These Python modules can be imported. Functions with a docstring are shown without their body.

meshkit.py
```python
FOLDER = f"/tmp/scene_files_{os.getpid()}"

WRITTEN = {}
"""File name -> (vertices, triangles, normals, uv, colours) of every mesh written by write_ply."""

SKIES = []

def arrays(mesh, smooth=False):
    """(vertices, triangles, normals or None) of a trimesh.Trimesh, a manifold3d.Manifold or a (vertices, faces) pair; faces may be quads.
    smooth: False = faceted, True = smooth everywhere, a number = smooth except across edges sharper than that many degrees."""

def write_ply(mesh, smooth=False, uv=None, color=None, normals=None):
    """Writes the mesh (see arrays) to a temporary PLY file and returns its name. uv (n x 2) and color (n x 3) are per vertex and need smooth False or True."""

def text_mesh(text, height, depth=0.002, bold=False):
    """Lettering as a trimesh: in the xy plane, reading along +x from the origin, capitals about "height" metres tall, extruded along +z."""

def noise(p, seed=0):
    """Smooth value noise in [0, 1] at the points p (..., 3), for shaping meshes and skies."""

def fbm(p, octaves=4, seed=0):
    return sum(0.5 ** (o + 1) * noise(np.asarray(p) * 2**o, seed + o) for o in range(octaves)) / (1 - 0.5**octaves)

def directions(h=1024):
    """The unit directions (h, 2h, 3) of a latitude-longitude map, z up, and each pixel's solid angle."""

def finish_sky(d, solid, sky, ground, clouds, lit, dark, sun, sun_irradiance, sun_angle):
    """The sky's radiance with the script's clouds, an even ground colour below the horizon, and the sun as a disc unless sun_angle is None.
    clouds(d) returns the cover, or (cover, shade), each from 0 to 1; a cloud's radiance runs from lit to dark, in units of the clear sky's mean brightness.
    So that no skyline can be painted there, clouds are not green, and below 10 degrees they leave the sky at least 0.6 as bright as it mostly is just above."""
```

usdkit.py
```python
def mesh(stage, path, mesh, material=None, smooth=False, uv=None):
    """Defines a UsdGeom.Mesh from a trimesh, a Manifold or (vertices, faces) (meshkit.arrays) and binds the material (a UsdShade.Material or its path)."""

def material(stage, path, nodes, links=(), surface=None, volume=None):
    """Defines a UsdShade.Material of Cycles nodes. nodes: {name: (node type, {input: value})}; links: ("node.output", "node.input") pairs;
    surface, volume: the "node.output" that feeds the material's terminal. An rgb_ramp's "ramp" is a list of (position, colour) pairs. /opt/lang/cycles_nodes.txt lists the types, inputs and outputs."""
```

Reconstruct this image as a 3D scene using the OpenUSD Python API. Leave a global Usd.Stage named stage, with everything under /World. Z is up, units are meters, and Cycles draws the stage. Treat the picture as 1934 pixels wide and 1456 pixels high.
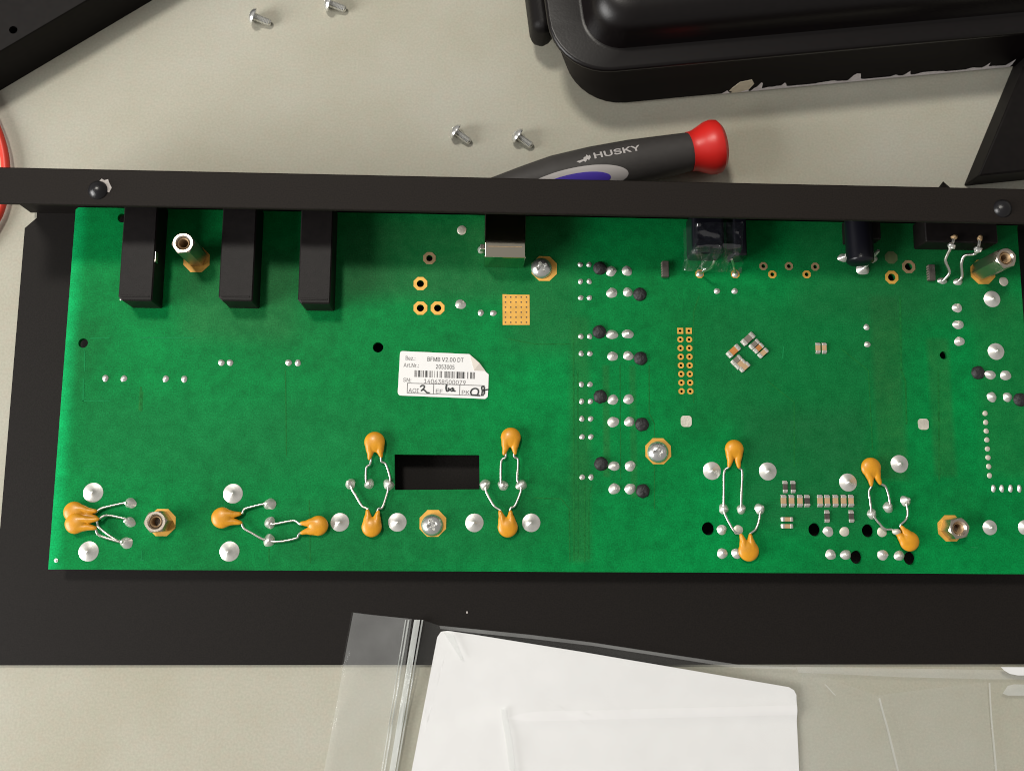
import math
import numpy as np
import trimesh
import manifold3d as m3
import shapely.geometry as sg
from shapely import affinity
import meshkit
import usdkit
from pxr import Usd, UsdGeom, UsdLux, UsdShade, Sdf, Gf

rng = np.random.default_rng(11)
stage = Usd.Stage.CreateInMemory()
UsdGeom.SetStageUpAxis(stage, UsdGeom.Tokens.z)
UsdGeom.SetStageMetersPerUnit(stage, 1.0)
UsdGeom.Xform.Define(stage, '/World')
UsdGeom.Scope.Define(stage, '/World/Looks')

# ------------------------------------------------------------------ camera
# All lengths below are millimetres; written out in metres. Table top is z = 0.
ZB = 10.0                    # top face of the circuit board
CAM_H = 270.0 + ZB           # camera height above the table
F, CX, CY = 1800.0, 967.0, 728.0


def _rot(a):
    rx, ry, rz = a
    X = np.array([[1, 0, 0], [0, math.cos(rx), -math.sin(rx)], [0, math.sin(rx), math.cos(rx)]])
    Y = np.array([[math.cos(ry), 0, math.sin(ry)], [0, 1, 0], [-math.sin(ry), 0, math.cos(ry)]])
    Z = np.array([[math.cos(rz), -math.sin(rz), 0], [math.sin(rz), math.cos(rz), 0], [0, 0, 1]])
    return Z @ Y @ X @ np.diag([1.0, -1.0, -1.0])


R = _rot([-0.14901452, -0.0434908, 0.01178863])
cam = UsdGeom.Camera.Define(stage, '/World/camera')
M = np.eye(4)
M[0, :3], M[1, :3], M[2, :3], M[3, :3] = R[0], -R[1], -R[2], [0, 0, CAM_H * 1e-3]
cam.AddTransformOp().Set(Gf.Matrix4d(*M.ravel().tolist()))
cam.CreateHorizontalApertureAttr(36.0)
cam.CreateVerticalApertureAttr(36.0 * 770 / 1024)
cam.CreateFocalLengthAttr(36.0 * F / 1934)
cam.CreateClippingRangeAttr(Gf.Vec2f(0.01, 50))
cam.CreateExposureAttr(0.0)
cam.CreateFStopAttr(18.0)
cam.CreateFocusDistanceAttr(0.274)


def U(u, v, z=ZB):
    """The place of the photograph's point (u, v) on the level z, in millimetres."""
    d = R.T @ np.array([u - CX, v - CY, F])
    k = (CAM_H - z) / -d[2]
    return np.array([d[0] * k, d[1] * k, z])


def U2(u, v, z=ZB):
    return U(u, v, z)[:2]


# ------------------------------------------------------------------ light
KL, KW, KD = 92.0, 13.0, 0.085
def lamp(name, pos, look, w, h, intensity, color):
    l = UsdLux.RectLight.Define(stage, '/World/' + name)
    p, t = np.array(pos, float), np.array(look, float)
    z = p - t
    z /= np.linalg.norm(z)
    x = np.cross([0, 0, 1.0] if abs(z[2]) < .95 else [0, 1.0, 0], z)
    x /= np.linalg.norm(x)
    y = np.cross(z, x)
    mm = np.eye(4)
    mm[0, :3], mm[1, :3], mm[2, :3], mm[3, :3] = x, y, z, p
    l.AddTransformOp().Set(Gf.Matrix4d(*mm.ravel().tolist()))
    l.CreateWidthAttr(w)
    l.CreateHeightAttr(h)
    l.CreateIntensityAttr(intensity)
    l.CreateColorAttr(Gf.Vec3f(*color))
    return l


lamp('ceiling_lamp', (-0.40, 0.58, 1.40), (0, 0.0, 0), 0.20, 0.20, KL, (1.0, 0.955, 0.87))
lamp('window_light', (-0.95, -0.26, 0.46), (0, -0.02, 0), 0.62, 0.55, KW, (1.0, 0.99, 0.97))
dome = UsdLux.DomeLight.Define(stage, '/World/room_light')
dome.CreateIntensityAttr(KD)
dome.CreateColorAttr(Gf.Vec3f(1.0, 0.97, 0.92))

# ------------------------------------------------------------------ materials
LK = '/World/Looks/'


def plain(name, color, rough=.5, metal=0., bump=0., bscale=4000., var=0., vscale=600., spec=.5, coat=0., extra=None):
    nodes = {'p': ('principled_bsdf', {'base_color': color, 'roughness': rough, 'metallic': metal, 'specular_ior_level': spec,
                                       'coat_weight': coat, 'coat_roughness': .15, **(extra or {})}), 'g': ('geometry', {})}
    links = []
    if var:
        lo, hi = [c * (1 - var) for c in color], [min(1, c * (1 + var)) for c in color]
        nodes['n'] = ('noise_texture', {'scale': vscale, 'detail': 4.0})
        nodes['r'] = ('rgb_ramp', {'ramp': [(.3, lo), (.7, hi)]})
        links += [('g.position', 'n.vector'), ('n.fac', 'r.fac'), ('r.color', 'p.base_color')]
    if bump:
        nodes['bn'] = ('noise_texture', {'scale': bscale, 'detail': 3.0})
        nodes['b'] = ('bump', {'strength': bump, 'distance': .0002})
        links += [('g.position', 'bn.vector'), ('bn.fac', 'b.height'), ('b.normal', 'p.normal')]
    return usdkit.material(stage, LK + name, nodes, links, surface='p.BSDF')


M_ = {}
M_['table'] = usdkit.material(stage, LK + 'table_laminate', {
    'g': ('geometry', {}), 'p': ('principled_bsdf', {'roughness': .55, 'specular_ior_level': .25}),
    'a': ('noise_texture', {'scale': 14., 'detail': 4., 'roughness': .6}), 'ar': ('rgb_ramp', {'ramp': [(.3, (.40, .378, .295)), (.52, (.438, .420, .345)), (.7, (.46, .447, .385))]}),
    'f': ('noise_texture', {'scale': 1500., 'detail': 3.}), 'fr': ('rgb_ramp', {'ramp': [(.3, (.93, .93, .925)), (.7, (1.06, 1.06, 1.06))]}),
    'h': ('noise_texture', {'scale': 420., 'detail': 2.}), 'hr': ('rgb_ramp', {'ramp': [(.3, (1.018, .99, .985)), (.5, (1, 1, 1)), (.7, (.985, 1.01, 1.0))]}),
    'm': ('mix', {'mix_type': 'multiply', 'fac': 1.}), 'm2': ('mix', {'mix_type': 'multiply', 'fac': 1.}), 'b': ('bump', {'strength': .15, 'distance': .0002})},
    [('g.position', 'a.vector'), ('g.position', 'f.vector'), ('g.position', 'h.vector'), ('a.fac', 'ar.fac'), ('f.fac', 'fr.fac'), ('h.fac', 'hr.fac'), ('ar.color', 'm.color1'), ('fr.color', 'm.color2'),
     ('m.color', 'm2.color1'), ('hr.color', 'm2.color2'), ('m2.color', 'p.base_color'), ('f.fac', 'b.height'), ('b.normal', 'p.normal')], surface='p.BSDF')
M_['steel'] = plain('black_powder_coat', (.0098, .0078, .0068), .62, var=.3, vscale=2600, bump=.2, bscale=7000, spec=.16)
M_['steel_flange'] = plain('black_powder_coat_flange', (.0135, .0105, .0088), .62, var=.3, vscale=2600, bump=.2, bscale=7000, spec=.14)
M_['rivet'] = plain('black_painted_rivet', (.008, .0075, .009), .28, bump=.2, spec=.5)
M_['chip_paint'] = plain('bare_metal_chip', (.42, .38, .36), .5, var=.2, vscale=1500)
M_['solder'] = plain('solder', (.80, .785, .74), .38, .72, bump=.12, bscale=1400, var=.08, vscale=700)
M_['solder_flat'] = plain('flat_solder_pad', (.72, .68, .58), .5, .55, bump=.3, bscale=1600, var=.1)
M_['tin'] = plain('tinned_wire', (.78, .76, .70), .3, 1., bump=.15)
M_['gold'] = plain('gold_plated_copper', (.72, .39, .07), .5, .3, var=.1, vscale=500)
M_['copper_dull'] = plain('dull_copper_ring', (.45, .30, .16), .5, .4, var=.15)
M_['copper_green'] = plain('masked_copper_ring', (.11, .15, .06), .45, .1, var=.15)
M_['nickel'] = plain('nickel', (.60, .53, .45), .34, 1., bump=.15)
M_['zinc'] = plain('zinc_plated_steel', (.82, .82, .80), .26, .9, bump=.1)
M_['chrome'] = plain('bright_shell', (.72, .66, .54), .09, 1., bump=.04, bscale=500)
M_['black_plastic'] = plain('black_plastic', (.0085, .0066, .0066), .5, bump=.25, bscale=3000, var=.2, spec=.2)
M_['blue_black'] = plain('blue_black_plastic', (.006, .006, .010), .28, bump=.1, spec=.4)
M_['plug'] = plain('black_rubber_plug', (.017, .017, .018), .55, bump=.9, bscale=1500, var=.3, vscale=900)
M_['orange'] = plain('orange_epoxy', (.66, .285, .010), .40, bump=.2, bscale=900, var=.10, vscale=420, coat=.12)
M_['ceramic'] = plain('tan_ceramic', (.50, .33, .18), .5, var=.1)
M_['ceramic_orange'] = plain('orange_ceramic', (.52, .20, .05), .5, var=.12)
M_['ceramic_grey'] = plain('grey_ceramic', (.20, .17, .14), .45, var=.12)
M_['resistor'] = plain('dark_resistor_film', (.07, .06, .052), .35, var=.2)
M_['terminal'] = plain('tinned_terminal', (.76, .74, .68), .38, .85, bump=.4, bscale=1800)
M_['paper'] = plain('white_paper', (.765, .76, .76), .7, var=.015, vscale=150, bump=.12, bscale=250)
M_['sticker'] = plain('white_sticker', (.84, .83, .82), .5)
M_['sticker_back'] = plain('sticker_back', (.62, .56, .50), .6)
M_['ink'] = plain('grey_print', (.20, .19, .19), .7, var=.35, vscale=2500)
M_['ink_dark'] = plain('black_print', (.05, .05, .05), .7, var=.4, vscale=2500)
M_['pen'] = plain('black_pen_ink', (.02, .025, .025), .5)
M_['grip'] = plain('grey_rubber_grip', (.042, .038, .036), .6, bump=.3, bscale=3000, var=.08)
M_['red'] = plain('red_plastic', (.62, .018, .014), .38, bump=.1)
M_['white_print'] = plain('white_print', (.48, .45, .44), .5)
M_['blue'] = plain('blue_print', (.075, .045, .40), .45)
M_['cable'] = plain('red_cable_jacket', (.72, .045, .025), .42, bump=.1)
M_['case'] = plain('black_case_plastic', (.0040, .0027, .0028), .36, bump=.08, bscale=1500, var=.15, spec=.36)
M_['case_shell'] = plain('black_case_side', (.0042, .0026, .003), .5, bump=.1, bscale=1500, var=.1, spec=.06)
M_['case_dark'] = plain('black_latch_plastic', (.006, .005, .005), .5, bump=.3, bscale=1500, spec=.15)
M_['scratch'] = plain('pale_scratch', (.68, .63, .64), .7, var=.12, vscale=900)
M_['cream'] = plain('cream_chip', (.60, .53, .40), .7, var=.1, vscale=600)
M_['sheet'] = plain('black_sheet_paint', (.007, .0055, .0053), .6, bump=.1, bscale=5000, var=.2, spec=.16)
M_['fibre'] = plain('glass_fibre_edge', (.16, .30, .08), .6)
M_['white_card'] = plain('white_card', (.80, .80, .80), .5)


def film(name, haze, color=(.86, .88, .86), rough=.12, gloss=.05):
    """Thin clear plastic: mostly see-through, a little milky, with a faint sheen at a slant."""
    return usdkit.material(stage, LK + name, {
        't': ('transparent_bsdf', {'color': (.99, .992, .99)}), 'd': ('diffuse_bsdf', {'color': color}), 'tl': ('translucent_bsdf', {'color': color}),
        'g': ('glossy_bsdf', {'color': (1, 1, 1), 'roughness': rough}),
        'geo': ('geometry', {}), 'n': ('noise_texture', {'scale': 60., 'detail': 3.}),
        'mr': ('map_range', {'from_min': .25, 'from_max': .75, 'to_min': haze * .7, 'to_max': haze * 1.3}),
        'm0': ('mix_closure', {'fac': .35}), 'm1': ('mix_closure', {}), 'm2': ('mix_closure', {'fac': gloss})},
        [('geo.position', 'n.vector'), ('n.fac', 'mr.value'), ('mr.result', 'm1.fac'), ('d.BSDF', 'm0.closure1'), ('tl.BSDF', 'm0.closure2'),
         ('t.BSDF', 'm1.closure1'), ('m0.closure', 'm1.closure2'),
         ('m1.closure', 'm2.closure1'), ('g.BSDF', 'm2.closure2')], surface='m2.closure')


M_['film'] = film('bag_film', .02, gloss=.012)
M_['film_fold'] = film('bag_film_fold', .065, (.93, .94, .92), gloss=.015)
M_['film_flap'] = film('bag_film_flap', .19, (.95, .96, .95), gloss=.03)
M_['film_seam_and_glint'] = film('bag_film_seam_and_glint', .42)
M_['zip'] = film('bag_zip', .7)
M_['film_dark'] = film('dark_film', .05, (.25, .27, .32), .14, gloss=.10)


def board_material():
    """Green solder mask: mottled, darker where copper lies under it and where socket shade is painted in, paler along the bare left edge."""
    nodes = {'geo': ('geometry', {}), 's': ('separate_xyz', {}),
             'n1': ('noise_texture', {'scale': 22., 'detail': 3.}), 'n2': ('noise_texture', {'scale': 260., 'detail': 5., 'roughness': .7}),
             'n3': ('noise_texture', {'scale': 2600., 'detail': 2.}),
             'base': ('rgb_ramp', {'ramp': [(.30, (.005, .145, .034)), (.5, (.002, .185, .042)), (.68, (.001, .225, .050))]}),
             'p': ('principled_bsdf', {'roughness': .5, 'specular_ior_level': .07}),
             'b': ('bump', {'strength': .12, 'distance': .0001}),
             'fine': ('map_range', {'from_min': .25, 'from_max': .75, 'to_min': .74, 'to_max': 1.26}),
             'fine3': ('map_range', {'from_min': .25, 'from_max': .75, 'to_min': .70, 'to_max': 1.3})}
    links = [('geo.position', 's.vector'), ('geo.position', 'n1.vector'), ('geo.position', 'n2.vector'), ('geo.position', 'n3.vector'),
             ('n1.fac', 'base.fac'), ('n2.fac', 'fine.value'), ('n3.fac', 'fine3.value'), ('n2.fac', 'b.height'), ('b.normal', 'p.normal')]
    last = 'base.color'
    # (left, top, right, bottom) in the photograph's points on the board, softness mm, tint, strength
    pours_and_shade = [((960, 380, 1092, 660), 5., (.016, .12, .036), .5), ((1078, 600, 1112, 1060), 1.4, (.022, .125, .032), .38),
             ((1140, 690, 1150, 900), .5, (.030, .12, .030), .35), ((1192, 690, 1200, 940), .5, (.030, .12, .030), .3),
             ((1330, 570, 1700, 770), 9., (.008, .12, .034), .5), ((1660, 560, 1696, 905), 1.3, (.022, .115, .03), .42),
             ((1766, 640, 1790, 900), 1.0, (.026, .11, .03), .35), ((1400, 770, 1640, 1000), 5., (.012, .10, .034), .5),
             ((640, 420, 960, 560), 4., (.024, .11, .038), .5), ((340, 480, 560, 640), 4., (.022, .13, .040), .45),  # both paint the shade around the jack sockets into the mask
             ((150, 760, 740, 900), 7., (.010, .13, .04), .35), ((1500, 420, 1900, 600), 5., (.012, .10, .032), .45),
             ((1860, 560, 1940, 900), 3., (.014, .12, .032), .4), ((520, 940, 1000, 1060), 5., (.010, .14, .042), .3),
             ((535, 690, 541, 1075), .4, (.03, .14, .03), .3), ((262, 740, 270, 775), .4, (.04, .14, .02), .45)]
    for i, ((u0, v0, u1, v1), soft, tint, k) in enumerate(pours_and_shade):
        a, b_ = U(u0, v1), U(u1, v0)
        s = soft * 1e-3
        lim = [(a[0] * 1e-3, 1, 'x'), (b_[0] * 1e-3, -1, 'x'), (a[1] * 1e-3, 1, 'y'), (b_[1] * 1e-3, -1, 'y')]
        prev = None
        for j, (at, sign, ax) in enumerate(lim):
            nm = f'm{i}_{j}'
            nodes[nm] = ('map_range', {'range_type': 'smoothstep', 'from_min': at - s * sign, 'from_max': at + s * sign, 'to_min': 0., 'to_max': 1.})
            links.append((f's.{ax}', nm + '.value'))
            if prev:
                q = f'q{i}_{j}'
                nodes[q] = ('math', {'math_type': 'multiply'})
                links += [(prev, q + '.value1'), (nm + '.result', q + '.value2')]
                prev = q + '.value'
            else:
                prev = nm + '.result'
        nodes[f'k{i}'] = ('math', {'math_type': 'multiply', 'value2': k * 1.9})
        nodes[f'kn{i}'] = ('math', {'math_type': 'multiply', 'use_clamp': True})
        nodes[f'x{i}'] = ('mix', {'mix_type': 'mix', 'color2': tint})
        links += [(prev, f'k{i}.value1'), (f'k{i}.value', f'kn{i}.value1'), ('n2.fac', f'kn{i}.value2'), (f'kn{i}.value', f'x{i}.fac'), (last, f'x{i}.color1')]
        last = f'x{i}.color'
    # bare laminate along the left edge, clear of copper
    e0 = U(118, 730)[0] * 1e-3 + .0016
    nodes['edge'] = ('map_range', {'range_type': 'smoothstep', 'from_min': e0 + .0030, 'from_max': e0 - .0026, 'to_min': 0., 'to_max': 1.})
    nodes['xe'] = ('mix', {'mix_type': 'mix', 'color2': (.002, .44, .12)})
    links += [('s.x', 'edge.value'), ('edge.result', 'xe.fac'), (last, 'xe.color1')]
    nodes['f2'] = ('math', {'math_type': 'multiply'})
    nodes['mul'] = ('vector_math', {'math_type': 'scale'})
    links += [('fine.result', 'f2.value1'), ('fine3.result', 'f2.value2'), ('xe.color', 'mul.vector1'), ('f2.value', 'mul.scale'), ('mul.vector', 'p.base_color')]
    return usdkit.material(stage, LK + 'green_solder_mask', nodes, links, surface='p.BSDF')


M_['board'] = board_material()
M_['trace'] = plain('masked_trace', (.010, .150, .032), .5, var=.3, vscale=900, spec=.07)
M_['silk'] = plain('worn_print', (.010, .215, .062), .6, var=.15, vscale=900, spec=.05)

# ------------------------------------------------------------------ builders
_names = {}
_origin = {}


def _path(parent, name):
    key = f'{parent}/{name}'
    n = _names.get(key, 0)
    _names[key] = n + 1
    return key if n == 0 else f'{key}_{n:03d}'


def tag(path, label=None, cat=None, group=None, kind=None):
    p = stage.GetPrimAtPath(path)
    for k, v in (('label', label), ('category', cat), ('group', group), ('kind', kind)):
        if v:
            p.SetCustomDataByKey(k, v)
    return path


def thing(name, label, cat, origin=(0, 0, 0), group=None):
    path = _path('/World', name)
    x = UsdGeom.Xform.Define(stage, path)
    x.AddTranslateOp().Set(Gf.Vec3d(*[float(c) * 1e-3 for c in origin]))
    _origin[path] = np.array(origin, float)
    return tag(path, label, cat, group)


def obj(name, mesh, mat, parent='/World', smooth=40, label=None, kind=None):
    path = _path(parent, name)
    v, f, n = meshkit.arrays(mesh, False)
    top = '/'.join(path.split('/')[:3])
    o = _origin.get(top, np.zeros(3))
    t = trimesh.Trimesh((v - o) * 1e-3, f, process=True)
    usdkit.mesh(stage, path, t, M_[mat], smooth=smooth)
    if label or kind:
        tag(path, label, kind=kind)
    return path


def cat_(*ms):
    return trimesh.util.concatenate([tm(m) for m in ms])


def tm(m):
    if isinstance(m, trimesh.Trimesh):
        return m
    v, f, _ = meshkit.arrays(m, False)
    return trimesh.Trimesh(v, f, process=False)


def ext(poly, z0, z1):
    """A shapely polygon in millimetres raised from z0 to z1."""
    gs = getattr(poly, 'geoms', [poly])
    ms = []
    for g in gs:
        if g.is_empty or g.area < 1e-6:
            continue
        m = trimesh.creation.extrude_polygon(g, z1 - z0, engine='earcut')
        m.apply_translation([0, 0, z0])
        ms.append(m)
    return trimesh.util.concatenate(ms)


def pts(ps, z):
    return sg.Polygon([U2(u, v, z) for u, v in ps])


def tube(ps, r, sides=10, n=6, cap=True):
    """A round wire through the points, softly bent, closed at both ends."""
    p = np.asarray(ps, float)
    if n > 1 and len(p) > 2:
        q = np.vstack([2 * p[0] - p[1], p, 2 * p[-1] - p[-2]])
        out = []
        for i in range(1, len(q) - 2):
            for t in np.linspace(0, 1, n, endpoint=False):
                a, b, c, d = q[i - 1], q[i], q[i + 1], q[i + 2]
                out.append(.5 * (2 * b + (c - a) * t + (2 * a - 5 * b + 4 * c - d) * t * t + (3 * b - a - 3 * c + d) * t ** 3))
        out.append(p[-1])
        p = np.array(out)
    t = np.gradient(p, axis=0)
    t /= np.linalg.norm(t, axis=1, keepdims=True)
    a = np.cross(t, [0, 0, 1.0])
    bad = np.linalg.norm(a, axis=1) < 1e-3
    a[bad] = [1, 0, 0]
    a /= np.linalg.norm(a, axis=1, keepdims=True)
    b = np.cross(t, a)
    rr = np.broadcast_to(r, (len(p),))
    ang = np.arange(sides) * 2 * np.pi / sides
    v = (p[:, None] + rr[:, None, None] * (np.cos(ang)[None, :, None] * a[:, None] + np.sin(ang)[None, :, None] * b[:, None])).reshape(-1, 3)
    f = []
    for i in range(len(p) - 1):
        for j in range(sides):
            k = (j + 1) % sides
            A, B, C, D = i * sides + j, i * sides + k, (i + 1) * sides + k, (i + 1) * sides + j
            f += [[A, C, B], [A, D, C]]
    v = np.vstack([v, p[0], p[-1]])
    n0, n1 = len(v) - 2, len(v) - 1
    L = (len(p) - 1) * sides
    for j in range(sides):
        k = (j + 1) % sides
        f += [[n0, j, k], [n1, L + k, L + j]]
    return trimesh.Trimesh(v, f, process=False)


def rev(profile, sections=24):
    m = trimesh.creation.revolve(np.array(profile, float), sections=sections)
    return m


def rbox(x0, y0, z0, x1, y1, z1, r=.3):
    """A box with rounded edges."""
    r = min(r, (x1 - x0) / 2.01, (y1 - y0) / 2.01, (z1 - z0) / 2.01)
    s = m3.Manifold.sphere(r, 12)
    return m3.Manifold.batch_hull([s.translate([x, y, z]) for x in (x0 + r, x1 - r) for y in (y0 + r, y1 - r) for z in (z0 + r, z1 - r)])


def circle(c, r, n=24, jitter=0.):
    a = np.arange(n) * 2 * np.pi / n
    rr = r * (1 + (rng.normal(0, jitter, n) if jitter else 0))
    return sg.Polygon(np.c_[c[0] + rr * np.cos(a), c[1] + rr * np.sin(a)])


def octagon(c, r):
    a = np.arange(8) * np.pi / 4 + np.pi / 8
    k = r / math.cos(np.pi / 8)
    return sg.Polygon(np.c_[c[0] + k * np.cos(a), c[1] + k * np.sin(a)])


def at_early(m, c):
    t = tm(m).copy()
    t.apply_translation(c)
    return t


# ------------------------------------------------------------------ table
g = np.array([[-700, -500], [700, -500], [700, 600], [-700, 600]], float)
obj('table_top', ext(sg.Polygon(g), -30, 0), 'table', smooth=False, kind='structure')

# ------------------------------------------------------------------ chassis tray
ZP = 2.0                                  # upper face of the tray's floor
FT = ZB + 25.0                            # upper face of the flange
left = U2(49, 420, ZP)[0]
front = (U2(400, 1257, ZP)[1] + U2(1600, 1253, ZP)[1]) / 2
fl_in = (U2(300, 391, FT)[1] + U2(1500, 412, FT)[1]) / 2
fl_out = (U2(300, 322, FT)[1] + U2(1500, 347, FT)[1]) / 2
right = U2(1990, 800, ZP)[0]
tray = thing('chassis_tray', 'black powder coated steel chassis tray with a raised back rail carrying the green circuit board', 'chassis', (0, 0, 0))
floor_poly = sg.Polygon([(left, front), (right, front), (right, fl_out), (left + 3.0, fl_out), (left + 3, fl_out - 3), (left - 0.2, fl_out - 6.2)])
obj('floor_plate', ext(floor_poly, .5, ZP), 'steel', tray, smooth=False)
obj('back_wall', rbox(left + 1, fl_out - 1.5, ZP - .2, right, fl_out - .1, FT - 1.3, .3), 'steel', tray)
flx0, flx1 = U2(-60, 350, FT)[0], U2(2010, 380, FT)[0]
obj('rail', rbox(flx0, fl_in, FT - 1.5, flx1, fl_out, FT, .45), 'steel_flange', tray)


def dome(c, r, h, z, n=28):
    m = rev([(0, h), (r * .3, h * .95), (r * .6, h * .75), (r * .85, h * .42), (r, 0), (r, -.2), (0, -.2)], n)
    m.apply_translation([c[0], c[1], z])
    return m


r1 = U2(185, 359.5, FT)
obj('rivet', dome(r1, 2.6, 1.5, FT), 'rivet', tray, label='domed black rivet with a patch of chipped paint beside it')
r2 = U2(1894, 394, FT)
obj('rivet', dome(r2, 2.6, 1.5, FT), 'rivet', tray)
chip = pts([(192, 338), (197, 341), (204, 339), (206, 345), (211, 355), (206, 364), (200, 361), (196, 352), (192, 347), (187, 343)], FT + .05)
obj('paint_chip', ext(chip.difference(sg.Point(r1).buffer(2.45)), FT - .05, FT + .08), 'chip_paint', tray, smooth=False)
q = U(882, 1156, ZP)
obj('dust_speck', at_early(rbox(-.25, -.3, 0, .3, .3, .25, .1), q), 'chip_paint', tray)
# a knob behind the rail whose point shows above it
kx, ky = U2(1775, 352, 26)
kn = trimesh.creation.cone(radius=3.6, height=4.6, sections=20)
kn.apply_transform(trimesh.transformations.rotation_matrix(-np.pi / 2, [1, 0, 0]))
kn.apply_translation([kx, fl_out - .3, 28.0])
kn2 = trimesh.creation.cylinder(radius=3.0, height=2.5, sections=20)
kn2.apply_transform(trimesh.transformations.rotation_matrix(-np.pi / 2, [1, 0, 0]))
kn2.apply_translation([kx, fl_out - .5, 28.0])
obj('pointed_knob', cat_(kn, kn2), 'steel', tray)

# ------------------------------------------------------------------ circuit board
bx0 = (U2(143, 397)[0] + U2(91, 1075)[0]) / 2
bx1 = U2(1927, 515)[0]
by0 = (U2(91, 1075)[1] + U2(1900, 1083)[1]) / 2
by1 = fl_out - 2.2
board_origin = ((bx0 + bx1) / 2, (by0 + by1) / 2, ZB - 1.6)
board = thing('circuit_board', 'green circuit board with orange capacitors and a white sticker, solder side up, on black tray', 'circuit board', board_origin)
outline = sg.Polygon([U2(91, 1075), U2(143, 396), (U2(143, 396)[0] + .8, by1), (bx1 + .4, by1), U2(1921, 430), U2(1933, 600), U2(1962, 1084)])
slot = pts([(745, 858), (905, 859), (906, 924), (746, 925)], ZB).buffer(-.25).buffer(.25)
black_holes = [(1338, 998, 12.5), (1539, 1000, 12.5), (1640, 1002, 12.5), (1618, 1052, 12.5), (1719, 1054, 12.5), (714, 656, 10), (157, 648, 9), (1782.5, 671, 8), (231, 412, 9)]
S = 6.62            # photograph points per millimetre on the board, near its middle
ring_pads = [(811, 488, 12, 6.3, 'copper_dull', 'o'), (794, 536, 13, 7, 'gold', 'o'), (794, 582, 13, 7, 'gold', 'o'), (826.5, 582, 13, 7, 'gold', 'o'),
             (1441.7, 503, 8, 4, 'copper_dull', 'o'), (1458.5, 518.5, 8, 4, 'gold', 'o'), (1490, 503, 8, 4, 'copper_dull', 'o'), (1523.5, 518.5, 8, 4, 'gold', 'o'), (1539.5, 504, 8, 4, 'copper_dull', 'o'),
             (1684, 524, 13, 7.5, 'gold', 'o'), (1716, 504, 13, 7.5, 'copper_dull', 'o')]
for k in range(8):
    t = k / 7
    for (u0, v0, u1, v1) in ((1284.5, 625, 1287.2, 739), (1301, 625, 1303.6, 739)):
        ring_pads.append((u0 + (u1 - u0) * t, v0 + (v1 - v0) * t, 5.9, 2.6, 'gold', 's' if k == 0 else 'o'))
holes = [circle(U2(u, v), r / S, 20) for u, v, r in black_holes] + [circle(U2(u, v), r / S, 14) for u, v, _, r, _, _ in ring_pads]
bp = outline.difference(slot)
for h in holes:
    bp = bp.difference(h)
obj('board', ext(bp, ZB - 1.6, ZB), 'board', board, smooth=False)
for u, v, ro, ri, mat, shape in ring_pads:
    c = U2(u, v)
    o = sg.box(c[0] - ro / S, c[1] - ro / S, c[0] + ro / S, c[1] + ro / S) if shape == 's' else octagon(c, ro / S)
    obj('ring_pad', ext(o.difference(circle(c, ri / S, 14)), ZB + .005, ZB + .07), mat, board, smooth=False)
c = U2(1683, 486.5)
obj('ring_pad', ext(octagon(c, 12.5 / S), ZB + .005, ZB + .06), 'copper_green', board, smooth=False, label='dark filled pad covered with green mask')
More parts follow.
